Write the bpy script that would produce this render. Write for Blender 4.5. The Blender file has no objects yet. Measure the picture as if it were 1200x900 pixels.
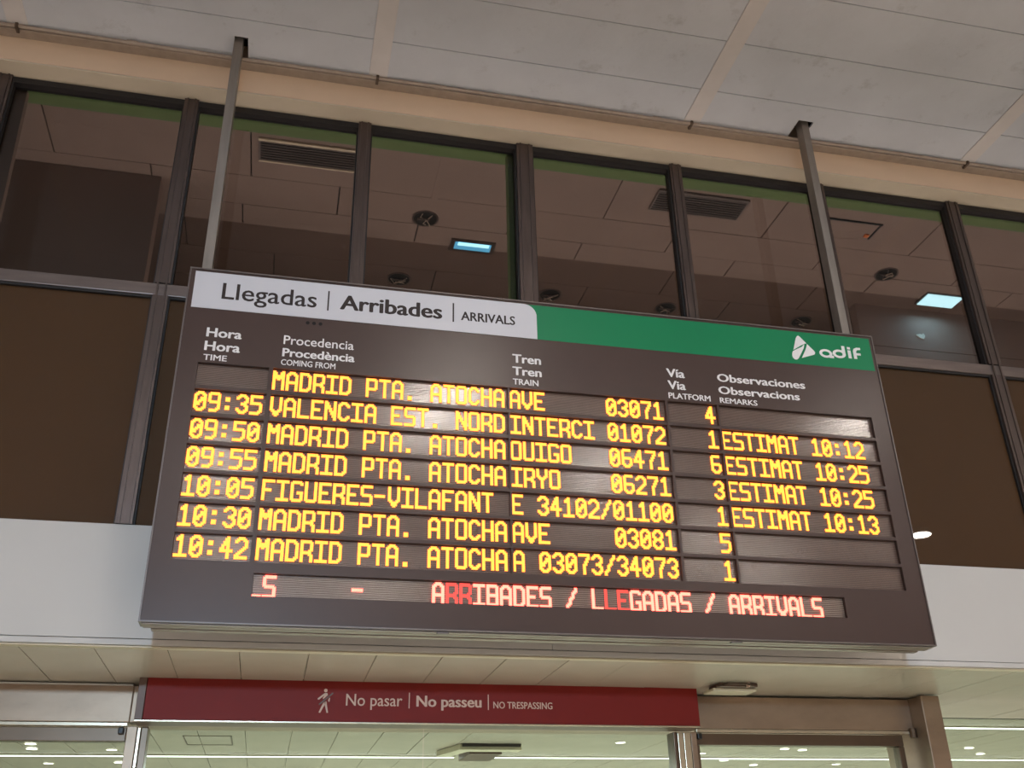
import bpy, bmesh, math, random
from mathutils import Matrix, Vector

random.seed(7)
SC = bpy.context.scene
COL = SC.collection

# ------------------------------------------------------------------ camera
cam_data = bpy.data.cameras.new('camera')
cam_data.sensor_width = 36.0
cam_data.lens = 35.10
cam_data.clip_end = 200
cam = bpy.data.objects.new('camera', cam_data)
COL.objects.link(cam)
def cam_matrix(a, b, c):
    rz = Matrix.Rotation(c, 3, 'Z'); rx = Matrix.Rotation(a, 3, 'X'); ry = Matrix.Rotation(b, 3, 'Y')
    return rz @ rx @ ry @ Matrix.Rotation(math.pi / 2, 3, 'X')
m = cam_matrix(0.46821588, 0.02350543, -0.23426552).to_4x4()
m.translation = (0, 0, 1.6)
cam.matrix_world = m
SC.camera = cam

# ------------------------------------------------------------------ world, exposure
world = bpy.data.worlds.new('station_ambient'); SC.world = world
world.use_nodes = True
wb = world.node_tree.nodes['Background']
wb.inputs['Color'].default_value = (1.0, 0.77, 0.58, 1)
wb.inputs['Strength'].default_value = 0.58
SC.view_settings.view_transform = 'Standard'
SC.view_settings.look = 'None'
SC.view_settings.exposure = 0.0
SC.view_settings.gamma = 1.0
SC.view_settings.use_curve_mapping = False

# ------------------------------------------------------------------ area lights (flood of the hall, and unseen fills added for brightness)
def area(name, loc, target, size, power, color, sy=None):
    d = bpy.data.lights.new(name, 'AREA'); d.energy = power; d.color = color
    d.shape = 'RECTANGLE'; d.size = size; d.size_y = sy or size
    o = bpy.data.objects.new(name, d); COL.objects.link(o)
    o.location = loc
    o.rotation_euler = (Vector(target) - Vector(loc)).to_track_quat('-Z', 'Y').to_euler()
    return o
area('hall_floodlight', (-1.5, -14.0, 3.4), (1.2, 4.3, 3.2), 0.4, 1000, (0.52, 0.76, 1.0))
for lx, ly in ((1.5, 0.5), (1.5, -4.5)):
    hl = area('hall_fill_light', (lx, ly, 5.5), (lx, ly, 0), 6.0, 100, (1.0, 0.83, 0.68), 2.5)  # unseen fill, added so that floor bounce lifts the ceiling
    hl.rotation_euler = (0, 0, 0); hl.data.spread = math.radians(75)
for ux in (-1.4, 0.4, 2.2, 4.0, 5.8):
    ul = area('side_room_fill_light', (ux, 5.0, 3.3), (ux, 5.0, 5), 1.5, 20, (1.0, 0.88, 0.80), 0.3)  # unseen fill from below, added to brighten the side room
    ul.rotation_euler = (math.pi, 0, 0)
area('passage_fill_light', (1.5, 9.5, 2.40), (1.5, 9.5, 0), 6.0, 400, (0.86, 1.0, 0.95), 3.0)  # this and the next: unseen fills added to brighten the passage
area('passage_fill_light', (6.5, 8.6, 2.40), (6.5, 8.6, 0), 3.0, 270, (0.86, 1.0, 0.95), 4.0)

# ------------------------------------------------------------------ colour and materials
def lin(c):
    return tuple(((x / 255) / 12.92 if x / 255 <= 0.04045 else ((x / 255 + 0.055) / 1.055) ** 2.4) for x in c) + (1,)

def mat(name, rgb, rough=0.5, metal=0.0, spec=0.5, var=0.0, vscale=3.0, bump=0.0, bscale=60.0,
        emit=None, estr=0.0, stain=0.0, stain_rgb=(60, 50, 42), stretch=None, coat=0.0):
    M = bpy.data.materials.new(name); M.use_nodes = True
    nt = M.node_tree; b = nt.nodes['Principled BSDF']
    b.inputs['Base Color'].default_value = lin(rgb)
    b.inputs['Roughness'].default_value = rough
    b.inputs['Metallic'].default_value = metal
    b.inputs['Specular IOR Level'].default_value = spec
    b.inputs['Coat Weight'].default_value = coat
    b.inputs['Coat Roughness'].default_value = 0.08
    if emit:
        b.inputs['Emission Color'].default_value = emit
        b.inputs['Emission Strength'].default_value = estr
    tc = nt.nodes.new('ShaderNodeTexCoord')
    src = tc.outputs['Object']
    if stretch:
        mp = nt.nodes.new('ShaderNodeMapping'); mp.inputs['Scale'].default_value = stretch
        nt.links.new(src, mp.inputs['Vector']); src = mp.outputs['Vector']
    if var or stain:
        n = nt.nodes.new('ShaderNodeTexNoise'); n.inputs['Scale'].default_value = vscale
        n.inputs['Detail'].default_value = 6; n.inputs['Roughness'].default_value = 0.6
        nt.links.new(src, n.inputs['Vector'])
        r = nt.nodes.new('ShaderNodeMapRange')
        r.inputs['From Min'].default_value = 0.3; r.inputs['From Max'].default_value = 0.7
        r.inputs['To Min'].default_value = 1 - var; r.inputs['To Max'].default_value = 1 + var
        nt.links.new(n.outputs['Fac'], r.inputs['Value'])
        h = nt.nodes.new('ShaderNodeMix'); h.data_type = 'RGBA'; h.blend_type = 'MULTIPLY'
        h.inputs['Factor'].default_value = 1.0
        h.inputs['A'].default_value = lin(rgb)
        nt.links.new(r.outputs['Result'], h.inputs['B'])
        last = h.outputs['Result']
        if stain:
            n2 = nt.nodes.new('ShaderNodeTexNoise'); n2.inputs['Scale'].default_value = 5.5
            n2.inputs['Detail'].default_value = 8; n2.inputs['Roughness'].default_value = 0.75
            nt.links.new(src, n2.inputs['Vector'])
            r2 = nt.nodes.new('ShaderNodeMapRange')
            r2.inputs['From Min'].default_value = 0.57; r2.inputs['From Max'].default_value = 0.78
            r2.inputs['To Min'].default_value = 0; r2.inputs['To Max'].default_value = stain
            nt.links.new(n2.outputs['Fac'], r2.inputs['Value'])
            h2 = nt.nodes.new('ShaderNodeMix'); h2.data_type = 'RGBA'
            nt.links.new(r2.outputs['Result'], h2.inputs['Factor'])
            nt.links.new(last, h2.inputs['A']); h2.inputs['B'].default_value = lin(stain_rgb)
            last = h2.outputs['Result']
        nt.links.new(last, b.inputs['Base Color'])
    if bump:
        n3 = nt.nodes.new('ShaderNodeTexNoise'); n3.inputs['Scale'].default_value = bscale
        n3.inputs['Detail'].default_value = 4
        nt.links.new(src, n3.inputs['Vector'])
        bp = nt.nodes.new('ShaderNodeBump'); bp.inputs['Strength'].default_value = bump
        bp.inputs['Distance'].default_value = 0.01
        nt.links.new(n3.outputs['Fac'], bp.inputs['Height'])
        nt.links.new(bp.outputs['Normal'], b.inputs['Normal'])
    return M

def glass_mat(name, tint, refl=1.0, rough=0.02, ior=1.5):
    M = bpy.data.materials.new(name); M.use_nodes = True
    nt = M.node_tree; nt.nodes.clear()
    out = nt.nodes.new('ShaderNodeOutputMaterial')
    tr = nt.nodes.new('ShaderNodeBsdfTransparent'); tr.inputs['Color'].default_value = tint
    gl = nt.nodes.new('ShaderNodeBsdfGlossy'); gl.inputs['Roughness'].default_value = rough
    fr = nt.nodes.new('ShaderNodeFresnel'); fr.inputs['IOR'].default_value = ior
    mu = nt.nodes.new('ShaderNodeMath'); mu.operation = 'MULTIPLY'; mu.inputs[1].default_value = refl
    nt.links.new(fr.outputs[0], mu.inputs[0])
    ge = nt.nodes.new('ShaderNodeNewGeometry')      # reflect at the outer faces only (no inner total reflection in a thin sheet)
    inv = nt.nodes.new('ShaderNodeMath'); inv.operation = 'SUBTRACT'; inv.inputs[0].default_value = 1.0
    nt.links.new(ge.outputs['Backfacing'], inv.inputs[1])
    m2 = nt.nodes.new('ShaderNodeMath'); m2.operation = 'MULTIPLY'
    nt.links.new(mu.outputs[0], m2.inputs[0]); nt.links.new(inv.outputs[0], m2.inputs[1])
    mx = nt.nodes.new('ShaderNodeMixShader')
    nt.links.new(m2.outputs[0], mx.inputs[0]); nt.links.new(tr.outputs[0], mx.inputs[1]); nt.links.new(gl.outputs[0], mx.inputs[2])
    nt.links.new(mx.outputs[0], out.inputs['Surface'])
    return M

MT = dict(
    ceiling=mat('hall_ceiling_paint', (192, 196, 206), 0.85, var=0.06, vscale=2.2, bump=0.15, bscale=25, stain=0.35),
    strip=mat('ceiling_cover_strip', (202, 198, 200), 0.8, var=0.05, vscale=5),
    void=mat('dark_void', (22, 18, 16), 0.9, var=0.1),
    beam=mat('beam_plaster', (216, 192, 168), 0.8, var=0.04, vscale=1.6, bump=0.15, bscale=18),
    beamlip=mat('beam_lip_paint', (196, 184, 166), 0.7, var=0.05, vscale=3),
    conduit=mat('conduit_paint', (156, 142, 132), 0.5, var=0.12, vscale=20),
    clamp=mat('conduit_clamp_metal', (86, 72, 62), 0.5, 0.4, var=0.2, vscale=40),
    frame=mat('window_frame_aluminium', (98, 86, 82), 0.35, 0.75, var=0.14, vscale=6, stretch=(8, 8, 0.8)),
    rail=mat('transom_aluminium', (120, 108, 104), 0.38, 0.65, var=0.15, vscale=5, stretch=(0.8, 8, 8)),
    gasket=mat('black_gasket', (28, 24, 24), 0.6, var=0.1),
    spandrel=mat('brown_back_painted_glass', (70, 49, 31), 0.012, 0, 0.5, var=0.06, vscale=1.2),
    fascia=mat('white_fascia_panel', (190, 188, 186), 0.45, var=0.03, vscale=1.2, stain=0.04, stain_rgb=(120, 110, 100)),
    fascialip=mat('fascia_edge_trim', (186, 174, 152), 0.35, 0.2, var=0.06, vscale=4),
    soffit=mat('glossy_soffit_panel', (186, 178, 166), 0.24, 0.0, 0.6, var=0.05, vscale=3, bump=0.03, bscale=3),
    soffitgap=mat('soffit_joint', (222, 216, 196), 0.5, var=0.05),
    steel=mat('brushed_stainless_steel', (150, 130, 112), 0.38, 0.7, var=0.13, vscale=3.5, stretch=(1, 1, 2), stain=0.2),
    darksteel=mat('dark_bronze_steel', (100, 84, 70), 0.32, 0.65, var=0.15, vscale=3),
    brightsteel=mat('polished_post_steel', (190, 180, 160), 0.25, 0.7, var=0.1, vscale=4),
    red=mat('red_sign_panel', (118, 26, 20), 0.5, 0, 0.25, var=0.05, vscale=5),
    signcap=mat('sign_end_cap', (92, 72, 62), 0.4, 0.3, var=0.1, vscale=8),
    signtext=mat('sign_pale_vinyl', (206, 176, 160), 0.5, var=0.03, vscale=30),
    board=mat('board_dark_taupe_face', (68, 53, 50), 0.30, 0, 0.35, var=0.04, vscale=7, bump=0.03, bscale=120),
    boardrim=mat('board_rim_metal', (104, 96, 94), 0.35, 0.4, var=0.06, vscale=12),
    boardrail=mat('board_underside_aluminium', (134, 122, 116), 0.35, 0.6, var=0.12, vscale=10),
    white=mat('white_header_vinyl', (196, 196, 204), 0.4, var=0.015, vscale=3),
    green=mat('green_header_vinyl', (6, 118, 76), 0.4, 0, 0.3, var=0.04, vscale=3),
    ink=mat('dark_lettering_vinyl', (50, 41, 40), 0.5, 0, 0.25, var=0.04, vscale=30),
    print=mat('white_lettering_vinyl', (222, 220, 222), 0.5, var=0.03, vscale=30),
    hole=mat('drilled_hole_black', (12, 10, 10), 0.8, var=0.05),
    matrix=mat('unlit_led_matrix', (80, 62, 54), 0.2, 0, 1.0, var=0.1, vscale=40),
    louvre=mat('led_louvre_slat', (112, 92, 84), 0.2, 0.0, 1.0, var=0.06, vscale=30),
    louvre_red=mat('red_display_louvre_slat', (150, 134, 124), 0.22, 0.1, 1.0, var=0.06, vscale=30),
    amber=mat('lit_amber_led', (60, 30, 8), 0.5, emit=(1.0, 0.25, 0.026, 1), estr=3.6, var=0.02),
    redled=mat('lit_red_led', (60, 10, 8), 0.5, emit=(1.0, 0.105, 0.07, 1), estr=7.0, var=0.02),
    dimred=mat('dim_red_led', (60, 10, 10), 0.5, emit=(1.0, 0.07, 0.05, 1), estr=1.5, var=0.02),
    pole=mat('grey_steel_pole', (140, 132, 126), 0.42, 0.5, var=0.12, vscale=5, stretch=(6, 6, 0.8)),
    room_ceiling=mat('side_room_ceiling_tile', (156, 132, 120), 0.85, var=0.05, vscale=3, bump=0.2, bscale=80),
    room_ceiling_dim=mat('side_room_dimmed_tile', (112, 88, 76), 0.85, var=0.07, vscale=3, bump=0.2, bscale=80),  # reflection boundary in the glass, put into a darker tile colour
    room_green=mat('green_painted_soffit', (112, 134, 84), 0.8, var=0.05, vscale=4),
    room_wall=mat('side_room_wall', (150, 124, 112), 0.8, var=0.06, vscale=2),
    grille=mat('grille_metal', (132, 118, 112), 0.45, 0.4, var=0.15, vscale=15),
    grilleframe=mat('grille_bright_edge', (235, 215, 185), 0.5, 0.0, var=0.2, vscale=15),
    fitting=mat('ceiling_fitting_metal', (104, 88, 80), 0.4, 0.5, var=0.2, vscale=30),
    wire=mat('pale_wire', (190, 168, 148), 0.5, var=0.1, vscale=30),
    orange=mat('orange_connector', (230, 120, 30), 0.5, var=0.05),
    chalk=mat('white_scuffed_plaster', (220, 215, 200), 0.9, var=0.1, vscale=40),
    cyanlamp=mat('cyan_lamp_diffuser', (120, 200, 230), 0.4, emit=(0.10, 0.50, 0.85, 1), estr=1.2),
    cyantube=mat('cyan_lamp_tube', (220, 250, 255), 0.4, emit=(0.45, 0.92, 1.0, 1), estr=3.0),
    squarelamp=mat('white_square_lamp_diffuser', (230, 250, 255), 0.4, emit=(0.50, 0.90, 1.0, 1), estr=2.6),
    linear=mat('linear_lamp_diffuser', (255, 255, 255), 0.4, emit=(0.93, 0.97, 1.0, 1), estr=4.0),
    spot=mat('downlight_diffuser', (255, 255, 255), 0.4, emit=(1.0, 0.90, 0.80, 1), estr=230.0),
    smallspot=mat('small_downlight_diffuser', (255, 255, 255), 0.4, emit=(1.0, 0.98, 0.95, 1), estr=5.0),
    plastic=mat('white_plastic_box', (204, 198, 176), 0.45, var=0.05, vscale=10),
    black=mat('black_sensor_plastic', (18, 16, 15), 0.4, var=0.1),
    floor=mat('pale_station_floor', (205, 196, 184), 0.3, var=0.06, vscale=1.0),
    farwall=mat('passage_far_wall', (196, 196, 176), 0.6, var=0.05, vscale=1.0),
)
MT['pane'] = glass_mat('smoked_window_glass', (0.56, 0.56, 0.56, 1), 1.0, 0.02, 1.45)
MT['doorglass'] = glass_mat('door_glass', (0.90, 0.95, 0.91, 1), 0.45)

# ------------------------------------------------------------------ helpers
def box(bm, x0, x1, y0, y1, z0, z1, faces='all'):
    v = [bm.verts.new(p) for p in ((x0, y0, z0), (x1, y0, z0), (x1, y1, z0), (x0, y1, z0),
                                   (x0, y0, z1), (x1, y0, z1), (x1, y1, z1), (x0, y1, z1))]
    fs = [(0, 3, 2, 1), (4, 5, 6, 7), (0, 1, 5, 4), (1, 2, 6, 5), (2, 3, 7, 6), (3, 0, 4, 7)]
    for i, f in enumerate(fs):
        if faces == 'front5' and i == 4: continue
        bm.faces.new([v[k] for k in f])

def cyl(bm, c, r, h, axis='Z', seg=24, r2=None):
    ret = bmesh.ops.create_cone(bm, cap_ends=True, segments=seg, radius1=r, radius2=r if r2 is None else r2, depth=h)
    R = {'Z': Matrix.Identity(3), 'X': Matrix.Rotation(math.pi / 2, 3, 'Y'), 'Y': Matrix.Rotation(math.pi / 2, 3, 'X')}[axis]
    for v in ret['verts']: v.co = R @ v.co + Vector(c)

def prism(bm, pts, y0, y1):
    """outline in XZ, extruded along Y"""
    a = [bm.verts.new((x, y0, z)) for x, z in pts]; b = [bm.verts.new((x, y1, z)) for x, z in pts]
    bm.faces.new(a); bm.faces.new(b[::-1]); n = len(pts)
    for i in range(n): bm.faces.new((a[i], b[i], b[(i + 1) % n], a[(i + 1) % n]))
    bmesh.ops.recalc_face_normals(bm, faces=bm.faces[:])

def tube(bm, pts, r, seg=8):
    rings = []
    for i, p in enumerate(pts):
        p = Vector(p); q = Vector(pts[min(i + 1, len(pts) - 1)]) - Vector(pts[max(i - 1, 0)])
        t = q.normalized(); u = t.orthogonal().normalized(); w = t.cross(u)
        rings.append([bm.verts.new(p + r * (math.cos(2 * math.pi * k / seg) * u + math.sin(2 * math.pi * k / seg) * w)) for k in range(seg)])
    for a, b in zip(rings, rings[1:]):
        off = min(range(seg), key=lambda s: (a[0].co - b[s].co).length)
        for k in range(seg):
            bm.faces.new((a[k], a[(k + 1) % seg], b[(k + 1 + off) % seg], b[(k + off) % seg]))
    bm.faces.new(rings[0]); bm.faces.new(rings[-1])
    bmesh.ops.recalc_face_normals(bm, faces=bm.faces[:])

def obj(name, bm, m, parent=None, bevel=0.0, smooth=False):
    me = bpy.data.meshes.new(name)
    if bevel:
        bmesh.ops.bevel(bm, geom=bm.edges[:], offset=bevel, segments=2, profile=0.6, affect='EDGES')
    bm.to_mesh(me); bm.free()
    if m: me.materials.append(MT[m] if isinstance(m, str) else m)
    if smooth:
        for p in me.polygons: p.use_smooth = True
    o = bpy.data.objects.new(name, me); COL.objects.link(o)
    if parent: attach(o, parent)
    return o

def attach(o, parent):
    o.parent = parent
    o.matrix_parent_inverse = Matrix.Translation(-world_loc(parent))

def world_loc(o):
    l = Vector(o.location)
    return l if not o.parent else Vector(o.location)  # mesh parts keep world coordinates in their vertices

def bx(name, m, dims, parent=None, bevel=0.0):
    bm = bmesh.new(); box(bm, *dims); return obj(name, bm, m, parent, bevel)

def thing(name, label, cat, loc, group=None):
    o = bpy.data.objects.new(name, None); COL.objects.link(o); o.location = loc
    o.empty_display_size = 0.1
    o['label'] = label; o['category'] = cat
    if group: o['group'] = group
    return o
def tag(o, label, cat, group=None):
    o['label'] = label; o['category'] = cat
    if group: o['group'] = group
    return o
def setting(name, label, cat, loc=(0, 0, 0)):
    o = thing(name, label, cat, loc); o['kind'] = 'structure'; return o
# ------------------------------------------------------------------ large structure
f = bx('floor', 'floor', (-16, 20, -20, 16, -0.2, 0)); f['kind'] = 'structure'
tag(f, 'pale polished station floor below the arrivals board', 'floor')

# hall ceiling: slab, panels, cover strips
ZC = 5.6
YE = 4.26
hall = setting('ceiling', 'grey painted hall ceiling of long panels above the arrivals board', 'ceiling', (1, 0, ZC))
bx('slab', 'void', (-16, 20, -12, YE + 0.02, ZC + 0.16, ZC + 0.2), hall)
bx('rear_ceiling', 'ceiling', (-16, 20, -12, 2.452, ZC, ZC + 0.03), hall)
strips = [-3.39, -1.555, 0.28, 2.115, 3.95, 5.785, 7.62]
rows = [2.46, 2.822, 3.185, 3.548, 3.911, YE]
holes = [(-0.482, -0.412), (2.735, 2.83)]
for i in range(len(strips) - 1):
    x0, x1 = strips[i] + 0.02, strips[i + 1] - 0.02
    for j in range(len(rows) - 1):
        y0, y1 = rows[j] + 0.0025, rows[j + 1] - 0.0025
        bm = bmesh.new()
        dz = random.uniform(0, 0.002)
        hs = [h for h in holes if h[0] > x0 and h[1] < x1] if j == len(rows) - 2 else []
        if not hs:
            box(bm, x0, x1, y0, y1, ZC + dz, ZC + 0.012)
        else:
            h = hs[0]; hy0, hy1 = 4.035, 4.215
            pts = [(x0, y0), (x1, y0), (x1, y1), (h[1], y1), (h[1], hy0), (h[0], hy0), (h[0], y1), (x0, y1)]
            a = [bm.verts.new((x, y, ZC)) for x, y in pts]; b = [bm.verts.new((x, y, ZC + 0.012)) for x, y in pts]
            bm.faces.new(a); bm.faces.new(b[::-1])
            for k in range(8): bm.faces.new((a[k], b[k], b[(k + 1) % 8], a[(k + 1) % 8]))
            bmesh.ops.recalc_face_normals(bm, faces=bm.faces[:])
            box(bm, h[0], h[1], hy1, y1, ZC, ZC + 0.012)
        obj('ceiling_panel', bm, 'ceiling', hall)
for s in strips:
    bx('cover_strip', 'strip', (s - 0.05, s + 0.05, 2.46, YE - 0.075, ZC - 0.006, ZC - 0.0005), hall, 0.0015)
# wall trim angle under the conduit
bx('edge_trim', 'conduit', (-6, 10, YE - 0.055, YE + 0.0, ZC - 0.012, ZC - 0.001), hall, 0.002)

# unseen blocker added far behind the viewer, which cuts off the high part of the flood light
o = bx('flood_blocker', 'beam', (-16, 20, -8.3, -8.0, 4.0, ZC)); o['kind'] = 'structure'
tag(o, 'unseen blocker added far behind the viewer to cut off the flood light', 'beam')

# beam over the windows
ZB = 5.434
YG = 4.38
bt = setting('wall_front', 'peach plaster beam running over the whole row of windows', 'wall', (1, YE, ZB))
bx('beam_face', 'beam', (-6, 10, YE + 0.001, YG + 0.06, ZB + 0.006, ZC + 0.2), bt)
bm = bmesh.new(); box(bm, -6, 10, YE + 0.002, YG + 0.02, ZB - 0.004, ZB + 0.0055); obj('beam_lip', bm, 'beamlip', bt, 0.003)

# windows
win = setting('window_1', 'long row of smoked glass windows in grey aluminium frames', 'window', (1, YG, 3.04))
mull = [(-1.62, 0.075), (-0.69, 0.072), (0.237, 0.068), (1.147, 0.095), (2.069, 0.072), (3.0, 0.072), (3.93, 0.085), (4.87, 0.08), (5.8, 0.08), (-2.55, 0.075)]
bx('head_frame', 'gasket', (-6, 10, YG - 0.005, YG + 0.05, ZB - 0.042, ZB - 0.006), win)
bx('transom', 'rail', (-6, 10, YG - 0.012, YG + 0.05, 4.192, 4.258), win, 0.004)
bx('transom_seal', 'gasket', (-6, 10, YG - 0.004, YG + 0.03, 4.180, 4.1915), win)
for x, w in mull:
    mo = obj('mullion', (lambda b: (box(b, x - w / 2, x + w / 2, YG - 0.02, YG + 0.06, 4.26, ZB - 0.008), box(b, x - w / 2, x + w / 2, YG - 0.02, YG + 0.06, 3.037, 4.19), b)[2])(bmesh.new()), 'frame', win)
    bm = bmesh.new()
    for q in (-1, 1): box(bm, x + q * w * 0.27 - 0.004, x + q * w * 0.27 + 0.004, YG - 0.026, YG - 0.0195, 3.037, ZB - 0.008)
    obj('ridge', bm, 'frame', mo)
    bm = bmesh.new()
    for q in (-1, 1): box(bm, x + q * (w / 2 + 0.004) - 0.004, x + q * (w / 2 + 0.004) + 0.004, YG - 0.002, YG + 0.045, 3.03, ZB - 0.02)
    obj('seal', bm, 'gasket', mo)
xs = sorted(mull); xs = [(-3.5, 0.07)] + xs + [(6.75, 0.07)]
for (xa, wa), (xb, wb_) in zip(xs, xs[1:]):
    tilt = random.uniform(-0.0015, 0.0015)
    bx('glass_pane', 'pane', (xa + wa / 2, xb - wb_ / 2, YG + 0.030, YG + 0.036, 4.255, ZB - 0.02), win)
    bx('spandrel_pane', 'spandrel', (xa + wa / 2, xb - wb_ / 2, YG + 0.012, YG + 0.020, 3.0, 4.192), win)

# white fascia below the windows
YF = 4.37
fa = setting('wall_front', 'white glossy fascia band below the dark windows', 'wall', (1, YF, 2.53))
cuts = [-4.2, 1.2, 8.2]
for a, b in zip(cuts, cuts[1:]):
    bx('fascia_panel', 'fascia', (a + 0.0008, b - 0.0008, YF, YF + 0.05, 2.552, 3.036), fa, 0.0015)
bx('sill_cap', 'fascia', (-4.2, 8.2, YF + 0.002, YG + 0.03, 3.028, 3.034), fa)
bx('lower_trim', 'fascia', (-4.2, 8.2, YF - 0.004, YF + 0.05, 2.524, 2.549), fa, 0.003)
bx('edge_bead', 'fascialip', (-4.2, 8.2, YF + 0.002, YF + 0.040, 2.515, 2.523), fa, 0.003)
bx('backing_wall', 'void', (-6, 10, YG + 0.12, YG + 0.16, 2.6, 4.18), fa)

# soffit panels under the fascia and through the doors
ZS = 2.52
so = setting('ceiling', 'glossy beige panel soffit beneath the white fascia running through the doors', 'ceiling', (1, 5, ZS))
bx('soffit_slab', 'soffitgap', (-6, 12, YF + 0.06, 16, ZS + 0.018, ZS + 0.03), so)
P = 0.29
x = -0.447 - 14 * P
k = 0
while x < 11.5:
    for (y0, y1) in ((YF + 0.056, 5.93), (5.936, 7.9), (7.906, 11.0), (11.006, 16)):
        if y0 > 7 and k % 2: pass
        bm = bmesh.new(); t = random.uniform(-0.0012, 0.0012)
        box(bm, x + 0.0018, x + P - 0.0018, y0, y1, ZS, ZS + 0.012)
        for v in bm.verts: v.co.z += t * (1 if v.co.x > x + P / 2 else -1)
        obj('soffit_panel', bm, 'soffit', so)
    x += P; k += 1
for (a, b, c, d) in ((-0.54, -0.25, 7.000, 7.010), (-0.54, -0.25, 7.44, 7.450), (-0.547, -0.54, 7.0, 7.45), (-0.25, -0.243, 7.0, 7.45)):
    bx('hatch_edge', 'clamp', (a, b, c, d, ZS - 0.003, ZS - 0.0013), so)
w = bx('wall_back', 'farwall', (-8, 14, 16, 16.2, 0, 2.6)); w['kind'] = 'structure'
tag(w, 'pale far wall of the passage behind the glass doors', 'wall')
w = bx('wall_left', 'farwall', (-8.2, -8, 5.5, 16.2, 0, 2.6)); w['kind'] = 'structure'
tag(w, 'pale left wall of the passage behind the glass doors', 'wall')
w = bx('wall_right', 'farwall', (14, 14.2, 5.5, 16.2, 0, 2.6)); w['kind'] = 'structure'
tag(w, 'pale right wall of the passage behind the glass doors', 'wall')

# ------------------------------------------------------------------ side room seen through the upper windows
rc = setting('ceiling', 'brown tiled ceiling of the side room behind the smoked windows', 'ceiling', (1, 5, ZB))
bx('green_soffit', 'room_green', (-6, 10, YG + 0.062, 4.56, ZB - 0.012, ZB + 0.03), rc)
bx('ceiling_slab', 'void', (-6, 10, 4.5, 8.2, ZB + 0.035, ZB + 0.05), rc)
yr = [4.566, 4.975, 5.262, 5.468]
offs = [0.715, 0.14, 0.66]
for j, (y0, y1) in enumerate(zip(yr, yr[1:])):
    x = offs[j] - 4 * 1.1
    while x < 6.2:
        holes_here = (j == 0 and abs(x + 1.1 - 4.015 - 0.0) < 0.02)
        dz = random.uniform(0, 0.003)
        bx('ceiling_tile', 'room_ceiling', (x + 0.004, x + 1.1 - 0.004, y0 + 0.002, y1 - 0.002, ZB + dz, ZB + 0.02), rc)
        x += 1.1
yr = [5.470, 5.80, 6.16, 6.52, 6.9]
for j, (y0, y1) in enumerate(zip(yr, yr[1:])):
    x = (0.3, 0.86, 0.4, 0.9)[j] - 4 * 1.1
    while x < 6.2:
        bx('ceiling_tile', 'room_ceiling_dim', (x + 0.004, x + 1.1 - 0.004, y0 + 0.002, y1 - 0.002, ZB + 0.016, ZB + 0.032), rc)
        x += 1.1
# narrow strips of the double joint
bx('joint_cover', 'room_ceiling', (0.700, 0.738, 4.566, 4.975, ZB - 0.006, ZB - 0.001), rc)
w = bx('wall_back', 'room_wall', (-6, 10, 6.9, 7.0, 3.0, ZB + 0.03)); w['kind'] = 'structure'
tag(w, 'dark rear wall of the side room behind the smoked windows', 'wall')
pw = setting('wall_right', 'dark partition wall behind the window with the square white lamp', 'wall', (5, 5.66, 3))
for a, b in ((5.105, ZB + 0.016), (4.6, 5.10), (3.0, 4.595)):
    bx('wall_panel', 'room_wall', (3.99, 10, 5.64, 5.72, a, b), pw, 0.001)
w = bx('wall_left', 'room_wall', (-6, -0.905, 5.08, 5.2, 3.0, ZB - 0.002)); w['kind'] = 'structure'
tag(w, 'dark bulkhead wall inside the leftmost windows of the side room', 'wall')
o = bx('trim_1', 'room_green', (1.065, 1.112, YG + 0.062, YG + 0.12, 4.2, ZB - 0.013)); o['kind'] = 'structure'
tag(o, 'olive green post just behind the widest window mullion', 'post')
bm = bmesh.new(); prism(bm, [(-1.60, ZB - 0.013), (-1.53, ZB - 0.013), (-1.50, 4.2), (-1.57, 4.2)], YG + 0.075, YG + 0.12)
o = obj('reflection_strip', bm, 'room_ceiling'); o['kind'] = 'structure'  # solid strip added in place of a reflection in the glass
tag(o, 'brown strip standing in for a reflection in the leftmost whole window', 'post')

# ------------------------------------------------------------------ entrance doors
YH = 5.2
do = setting('door_1', 'steel framed glass entrance doors under the soffit', 'door', (1.5, YH, 0))
bx('steel_header', 'steel', (-4.5, -0.655, YH, YH + 0.25, 2.340, 2.512), do, 0.004)
bx('steel_header', 'steel', (-0.655, 3.50, YH, YH + 0.25, 2.340, 2.508), do, 0.004)
bx('end_bracket', 'steel', (3.50, 3.615, YH - 0.12, YH + 0.3, 0.0, 2.512), do, 0.006)
bx('header_lip', 'brightsteel', (-4.5, -0.66, YH - 0.006, YH + 0.03, 2.322, 2.338), do, 0.002)
bx('header_lip', 'brightsteel', (2.2, 3.498, YH - 0.006, YH + 0.03, 2.322, 2.338), do, 0.002)
bx('frame_rail', 'darksteel', (-4.5, -0.665, YH + 0.03, YH + 0.09, 2.258, 2.320), do, 0.003)
bx('frame_rail', 'darksteel', (2.205, 3.44, YH + 0.03, YH + 0.09, 2.262, 2.320), do, 0.003)
bx('frame_stile', 'darksteel', (3.405, 3.44, YH + 0.03, YH + 0.09, 0.0, 2.260), do, 0.003)
bx('frame_stile', 'darksteel', (2.205, 2.225, YH + 0.03, YH + 0.09, 0.0, 2.260), do, 0.002)
for a, b, mm in ((-0.66, -0.615, 'steel'), (-0.612, -0.598, 'brightsteel'), (-0.594, -0.565, 'darksteel'),
                 (2.072, 2.09, 'darksteel'), (2.094, 2.125, 'brightsteel'), (2.128, 2.165, 'brightsteel'), (2.169, 2.2, 'steel')):
    bx('door_post', mm, (a, b, YH + 0.0, YH + 0.1, 0, 2.322), do, 0.002)
bx('glass_pane', 'doorglass', (-4.5, -0.665, YH + 0.055, YH + 0.063, 0.02, 2.258), do)
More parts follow.
